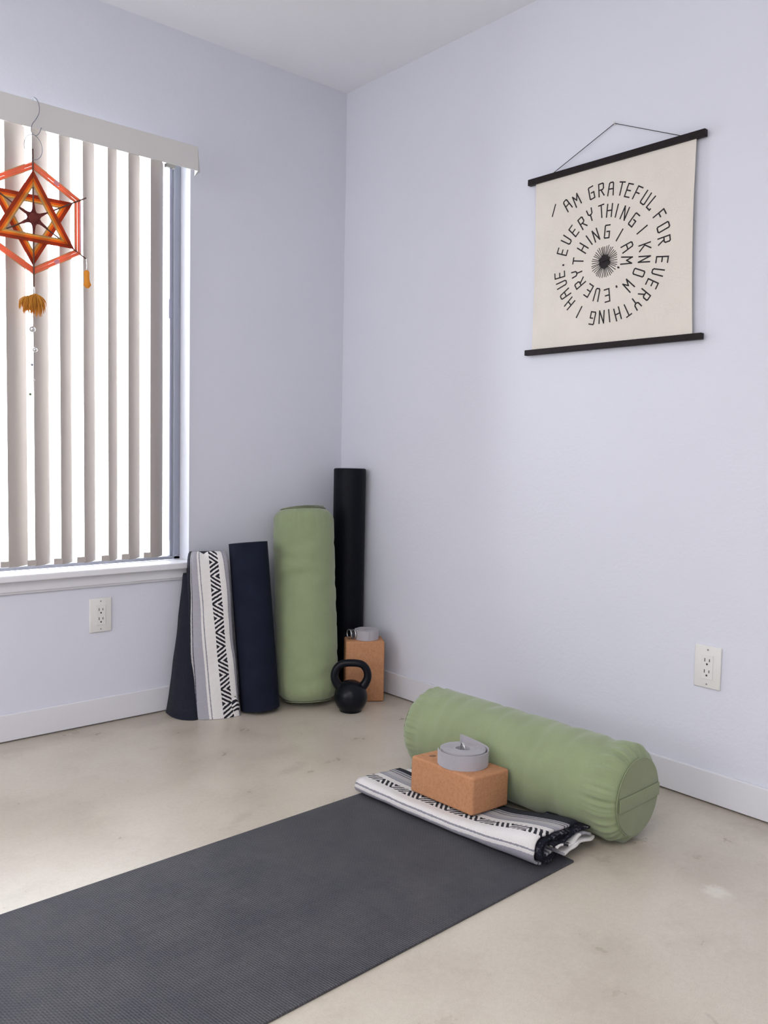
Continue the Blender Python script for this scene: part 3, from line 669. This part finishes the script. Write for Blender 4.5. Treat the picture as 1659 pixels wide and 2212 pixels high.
# ------------------------------------------------------------------ kettlebell
kc = Vector((-0.262, -0.412, 0.0)); kb = empty('kettlebell', kc, 'small black kettlebell on the floor before the upright cork block', 'kettlebell')
kx = Vector((0.80, -0.60, 0)).normalized()
bm = bmesh.new(); Rk = 0.0605; pf = [(0.0005, 0.0), (0.036, 0.0), (0.040, 0.002)]
for i in range(3, 24): a = -pi/2+pi*i/24; z = Rk*0.95+Rk*sin(a)
pf += [(Rk*cos(a), 0.0535+Rk*sin(a)) for a in [radians(q) for q in range(-48, 89, 6)]]
pf += [(0.0008, 0.0535+Rk)]
pf = [p_ for p_ in pf if p_[1] >= 0]
lathe(bm, pf, Matrix.Translation(kc), 48); build('bell_body', bm, IRON, kb, smooth=True, angle=60)
bm = bmesh.new(); hp = []
for (x, z) in ((-0.036, 0.086), (-0.050, 0.102), (-0.0590, 0.122), (-0.0595, 0.142), (-0.051, 0.162), (-0.033, 0.1755), (0.0, 0.179), (0.033, 0.1755), (0.051, 0.162), (0.0595, 0.142), (0.0590, 0.122), (0.050, 0.102), (0.036, 0.086)):
    hp.append(kc+kx*x+Vector((0, 0, z-0.002)))
P = smooth_path(hp, 5); n = len(P); tube(bm, P, [0.0135+0.0045*abs(2*i/(n-1)-1)**3 for i in range(n)], 16); build('handle', bm, IRON, kb, smooth=True)

# ------------------------------------------------------------------ yoga mat on the floor
ma = 0.0225; A = Vector((-0.579, -1.630, 0)); dx = Vector((cos(ma), sin(ma), 0)); ny = Vector((-sin(ma), cos(ma), 0))
Mm = Matrix((dx, ny, Vector((0, 0, 1)))).transposed().to_4x4(); Mm.translation = A - dx*1.78
bm = bmesh.new(); box(bm, 0, 0, 0.0003, 1.78, 0.61, 0.0058, 0.0012, Mm, 2)
build('yoga_mat', bm, MAT_CHAR, origin=Mm.translation, smooth=True, angle=30, label='charcoal yoga mat laid flat on the floor', cat='yoga mat')

# ------------------------------------------------------------------ folded blanket lying on the mat
bd = Vector((-0.069, 1, 0)).normalized(); bxv = Vector((bd.y, -bd.x, 0))
Ml = Matrix((bxv, bd, Vector((0, 0, 1)))).transposed().to_4x4(); Ml.translation = Vector((-0.690, -1.600, 0.0078)); LB = 0.585
lb = empty('folded_blanket', Ml.translation, 'striped white grey and black blanket folded flat on the mat under the cork block', 'blanket', 'striped folded blankets')
def Hh(s):  # thickness along the length
    return 0.034 - 0.006*max(0, s)/LB + 0.034*math.exp(-(s/0.13)**2) + 0.008*math.exp(-((s-LB)/0.09)**2)
def sheet(name, path, s0, s1, ns, mat, w_of, thick=0.006, zw=0.0015, seed=0):
    """path(s) -> list of (x,z) ; w_of(arc) -> UV x"""
    bm = bmesh.new(); loops, arcs = [], []
    for i in range(ns+1):
        s = s0+(s1-s0)*i/ns; pt = path(s); lp = []; arc = [0]
        for j, (x, z) in enumerate(pt):
            if j: arc.append(arc[-1]+math.hypot(x-pt[j-1][0], z-pt[j-1][1]))
            nz = noise.noise(Vector((x*18, s*14, seed)))*zw
            ny_ = noise.noise(Vector((x*30, z*30, seed+2)))*0.006
            lp.append(Ml @ Vector((x+nz*0.5, s+(ny_ if i in (0, ns) else ny_*0.5), z+nz)))
        loops.append(lp); arcs.append(arc)
    rings(bm, loops, False, uvs=lambda a, b: (w_of(arcs[a][b], arcs[a]), s0+(s1-s0)*a/ns))
    o = build(name, bm, mat, lb, smooth=True)
    sd = o.modifiers.new('thickness', 'SOLIDIFY'); sd.thickness = thick; sd.offset = 0; sd.use_even_offset = False
    return o
def u_path(x_front, z0, z1f, back_bot, back_top, nb=14, nt=16, na=10):
    def f(s):
        z1 = z1f(s); r = (z1-z0)/2; cx = x_front+r; out = []
        bb = back_bot(s); bt = back_top(s)
        for i in range(nb): out.append((bb+(cx-bb)*i/nb, z0))
        for i in range(na+1): a = -pi/2-pi*i/na; out.append((cx+r*cos(a), z0+r+r*sin(a)))
        for i in range(1, nt+1): t = i/nt; out.append((cx+(bt-cx)*t, z1-0.013*t))
        return out
    return f
arc_front = {}
outer = u_path(0.0, 0.003, lambda s: Hh(s), lambda s: 0.19, lambda s: 0.180+0.008*sin(s*9))
# UV: locate the front-most point of the arc; w there = 0.050
def w_outer(a, arr):
    front = arr[14+5]; return 0.052+(a-front)
sheet('outer_fold', outer, 0.0, LB, 44, BLANKET, w_outer, 0.0060, 0.0015, 1)
inner = u_path(0.012, 0.011, lambda s: Hh(s)-0.009, lambda s: 0.185, lambda s: 0.19)
sheet('inner_fold', inner, -0.012, LB-0.01, 40, BLANKET_D, lambda a, arr: a, 0.006, 0.003, 4)
core = u_path(0.030, 0.0185, lambda s: Hh(s)-0.0175, lambda s: 0.20, lambda s: 0.20)
sheet('core_fold', core, -0.006, LB-0.02, 40, BLANKET, lambda a, arr: 0.06+a, 0.006, 0.004, 9)
def wavy(x0, x1, z, amp, k, ph):
    return lambda s: [(x0+(x1-x0)*i/20, z + (Hh(max(0, s))-0.034)*0.30 + amp*sin(k*i/20*2*pi+ph)*math.exp(-(max(0, s)/0.08))) for i in range(21)]
sheet('ruffled_layer', wavy(0.055, 0.198, 0.026, 0.006, 1.6, 0.6), -0.028, 0.10, 20, BLANKET, lambda a, arr: 0.100+a*0.5, 0.005, 0.004, 12)
sheet('ruffled_layer', wavy(0.045, 0.200, 0.036, 0.005, 1.3, 2.4), -0.022, 0.10, 20, BLANKET_D, lambda a, arr: a, 0.005, 0.004, 15)
sheet('ruffled_layer', wavy(0.070, 0.210, 0.016, 0.005, 1.2, 4.0), -0.034, 0.10, 20, BLANKET, lambda a, arr: 0.060+a*0.2, 0.005, 0.004, 18)

# ------------------------------------------------------------------ cork block on the blanket with its strap
an = 1.5666; d = Vector((cos(an), sin(an), -0.025)).normalized(); n_ = Vector((-sin(an), cos(an), 0.045)); n_ = (n_-d*n_.dot(d)).normalized(); u_ = d.cross(n_)
Mc = Matrix((d, n_, u_)).transposed().to_4x4(); Mc.translation = Vector((-0.6602, -1.3822, 0.0455))
bm = bmesh.new(); box(bm, 0, -0.1360, 0, 0.2254, 0, 0.0948, 0.007, Mc, 4); blo = build('cork_block', bm, CORK, origin=Mc.translation, smooth=True, angle=30, label='cork yoga block lying on its side on the folded blanket', cat='yoga block', group='cork yoga blocks')
bm = bmesh.new(); bmesh.ops.create_cone(bm, cap_ends=True, segments=28, radius1=0.0105, radius2=0.0105, depth=0.0006)
bmesh.ops.transform(bm, matrix=Mc @ Matrix.Translation((0.190, -0.045, 0.0950)) @ Matrix.Diagonal((0.8, 1.0, 1, 1)), verts=bm.verts); build('stamp', bm, STAMP, blo, label='small dark round stamp')
tc = Mc @ Vector((0.099, -0.066, 0.0972))
s2 = empty('yoga_strap', tc, 'grey rolled yoga strap on the block that lies on the blanket', 'yoga strap', 'grey rolled yoga straps')
strap_roll(tc, u_, 0.020, 0.060, 0.038, 17, s2, a_end=0.6)
Mk = axis_matrix(tc, u_)
# loose outer turn with its end lifted at the back
def ribbon(pts, hgt_, name, mat, parent, thick=0.0018, M=None):
    bm = bmesh.new(); loops = []; P = [Vector(p) for p in pts]
    for i, p_ in enumerate(P):
        t = (P[min(i+1, len(P)-1)]-P[max(i-1, 0)]); t.z = 0; t.normalize(); s = Vector((-t.y, t.x, 0))*thick/2; h = Vector((0, 0, hgt_))
        loops.append([M @ q for q in (p_+s, p_-s, p_-s+h, p_+s+h)])
    rings(bm, loops, True, True, True); return build(name, bm, mat, parent, smooth=True, angle=40)

Mv = Matrix((Vector((0.754, -0.657, 0)), Vector((0.657, 0.754, 0)), Vector((0, 0, 1)))).transposed().to_4x4(); Mv.translation = tc
tl = [(-0.0655, 0.0, 0), (-0.060, -0.026, 0), (-0.040, -0.0515, 0), (-0.008, -0.0645, 0), (0.028, -0.059, 0), (0.055, -0.036, 0), (0.0655, -0.004, 0.0), (0.062, 0.018, 0.001), (0.049, 0.034, 0.004), (0.028, 0.043, 0.011), (0.006, 0.046, 0.019), (-0.004, 0.044, 0.023)]
ribbon(smooth_path(tl, 5), 0.0385, 'loose_end', STRAP, s2, 0.0018, Mv)
d_ring(tc+Vector((0, 0, 0.036))+Vector((0.657, 0.754, 0))*0.004, Vector((0.9, -0.35, 0.1)), 0.011, 0.014, s2, 0.0018)

# ------------------------------------------------------------------ folded blanket standing in the corner
sb = empty('folded_blanket', (-0.69, -0.12, 0), 'striped white grey and black blanket folded and stood on end under the window edge', 'blanket', 'striped folded blankets')
HB = 0.575
def lerp(a, b, t): return a+(b-a)*t
def stand(name, bot, top, h, mat, w0, wscale=1.0, dome=0.030, seed=0, bulge=0.0, lobes=1.0):
    """closed section given by control points at the floor and at the top, w measured from the first point"""
    bm = bmesh.new(); loops = []; arcs = []; nz = 36
    B = smooth_path([Vector((*p_, 0)) for p_ in bot+[bot[0]]], 5)[:-1]; T = smooth_path([Vector((*p_, 0)) for p_ in top+[top[0]]], 5)[:-1]
    N = len(B); ct = sum(T, Vector())/N; zs = [h*i/nz*0.94 for i in range(nz+1)]+[h*(0.94+0.06*sin(radians(q))) for q in (22, 45, 65, 80, 90)]
    for z in zs:
        t = z/h; tt = t**0.85; k = 1.0
        if t > 0.94: k = math.sqrt(max(0.0, 1-((t-0.94)/0.06)**2))*0.9+0.1
        lp = []
        for j in range(N):
            p_ = B[j].lerp(T[j], tt); c_ = (sum(B, Vector())/N).lerp(ct, tt)
            if k < 1: q = p_-c_; ax_ = Vector((0.75, -0.35, 0)).normalized(); al = q.dot(ax_); pe = q-ax_*al; p_ = c_+ax_*al*(0.86+0.14*k)+pe*k
            nn = noise.noise(Vector((p_.x*16, p_.y*16, z*6+seed)))*0.0060 + noise.noise(Vector((p_.x*40, p_.y*40, z*16+seed)))*0.0015
            dr = (p_-c_).normalized(); p_ = p_+dr*nn*min(1, k+.2); al_ = (p_-c_).dot(Vector((0.94, -0.34, 0)))
            zz_ = z-0.010*math.exp(-((al_+0.012)/0.009)**2)*max(0, (t-0.90)/0.1)*lobes; lp.append(Vector((p_.x, min(p_.y, -0.001), zz_+0.001)))
        loops.append(lp)
    # arc length along the bottom third section used for the stripes
    mid = loops[14]; arc = [0]
    for j in range(1, N+1): arc.append(arc[-1]+(mid[j % N]-mid[j-1]).length)
    V = rings(bm, loops, True, True, True, uvs=lambda a, b: (w0+arc[b]*wscale-0.020*(1-zs[a]/h)+(0.004 if zs[a] > 0.4 else 0)*0, zs[a]))
    return build(name, bm, mat, sb, smooth=True, angle=70)
# world xy control points, starting at the back left and running round the front
bot = [(-0.755, -0.055), (-0.768, -0.120), (-0.742, -0.176), (-0.700, -0.205), (-0.645, -0.218), (-0.602, -0.212), (-0.610, -0.120), (-0.645, -0.060)]
top = [(-0.716, -0.035), (-0.722, -0.060), (-0.714, -0.082), (-0.680, -0.100), (-0.640, -0.128), (-0.611, -0.128), (-0.612, -0.080), (-0.645, -0.030)]
stand('striped_fold', bot, top, HB, BLANKET, -0.056, 1.0, seed=2)
bot = [(-0.800, -0.030), (-0.806, -0.095), (-0.790, -0.150), (-0.756, -0.172), (-0.728, -0.150), (-0.720, -0.080), (-0.740, -0.030), (-0.770, -0.018)]
top = [(-0.728, -0.020), (-0.731, -0.036), (-0.726, -0.052), (-0.712, -0.060), (-0.696, -0.056), (-0.688, -0.040), (-0.694, -0.022), (-0.712, -0.014)]
stand('dark_fold', bot, top, 0.50, BLANKET, -0.30, 0.9, seed=5)
# curled corner at the foot
bm = bmesh.new(); loops = []
for i in range(15):
    z = 0.004+0.062*i/14; r = 0.020*math.sqrt(max(0.02, 1-((i-6)/8.6)**2)); c_ = Vector((-0.622, -0.200, z))
    loops.append([c_+Vector((r*cos(a)*1.0, r*sin(a)*0.9, 0.004*sin(3*a))) for a in [2*pi*j/20 for j in range(20)]])
rings(bm, loops, True, True, True, uvs=lambda a, b: (0.10+b*0.0017, a*0.0045)); build('curled_corner', bm, BLANKET, sb, smooth=True)
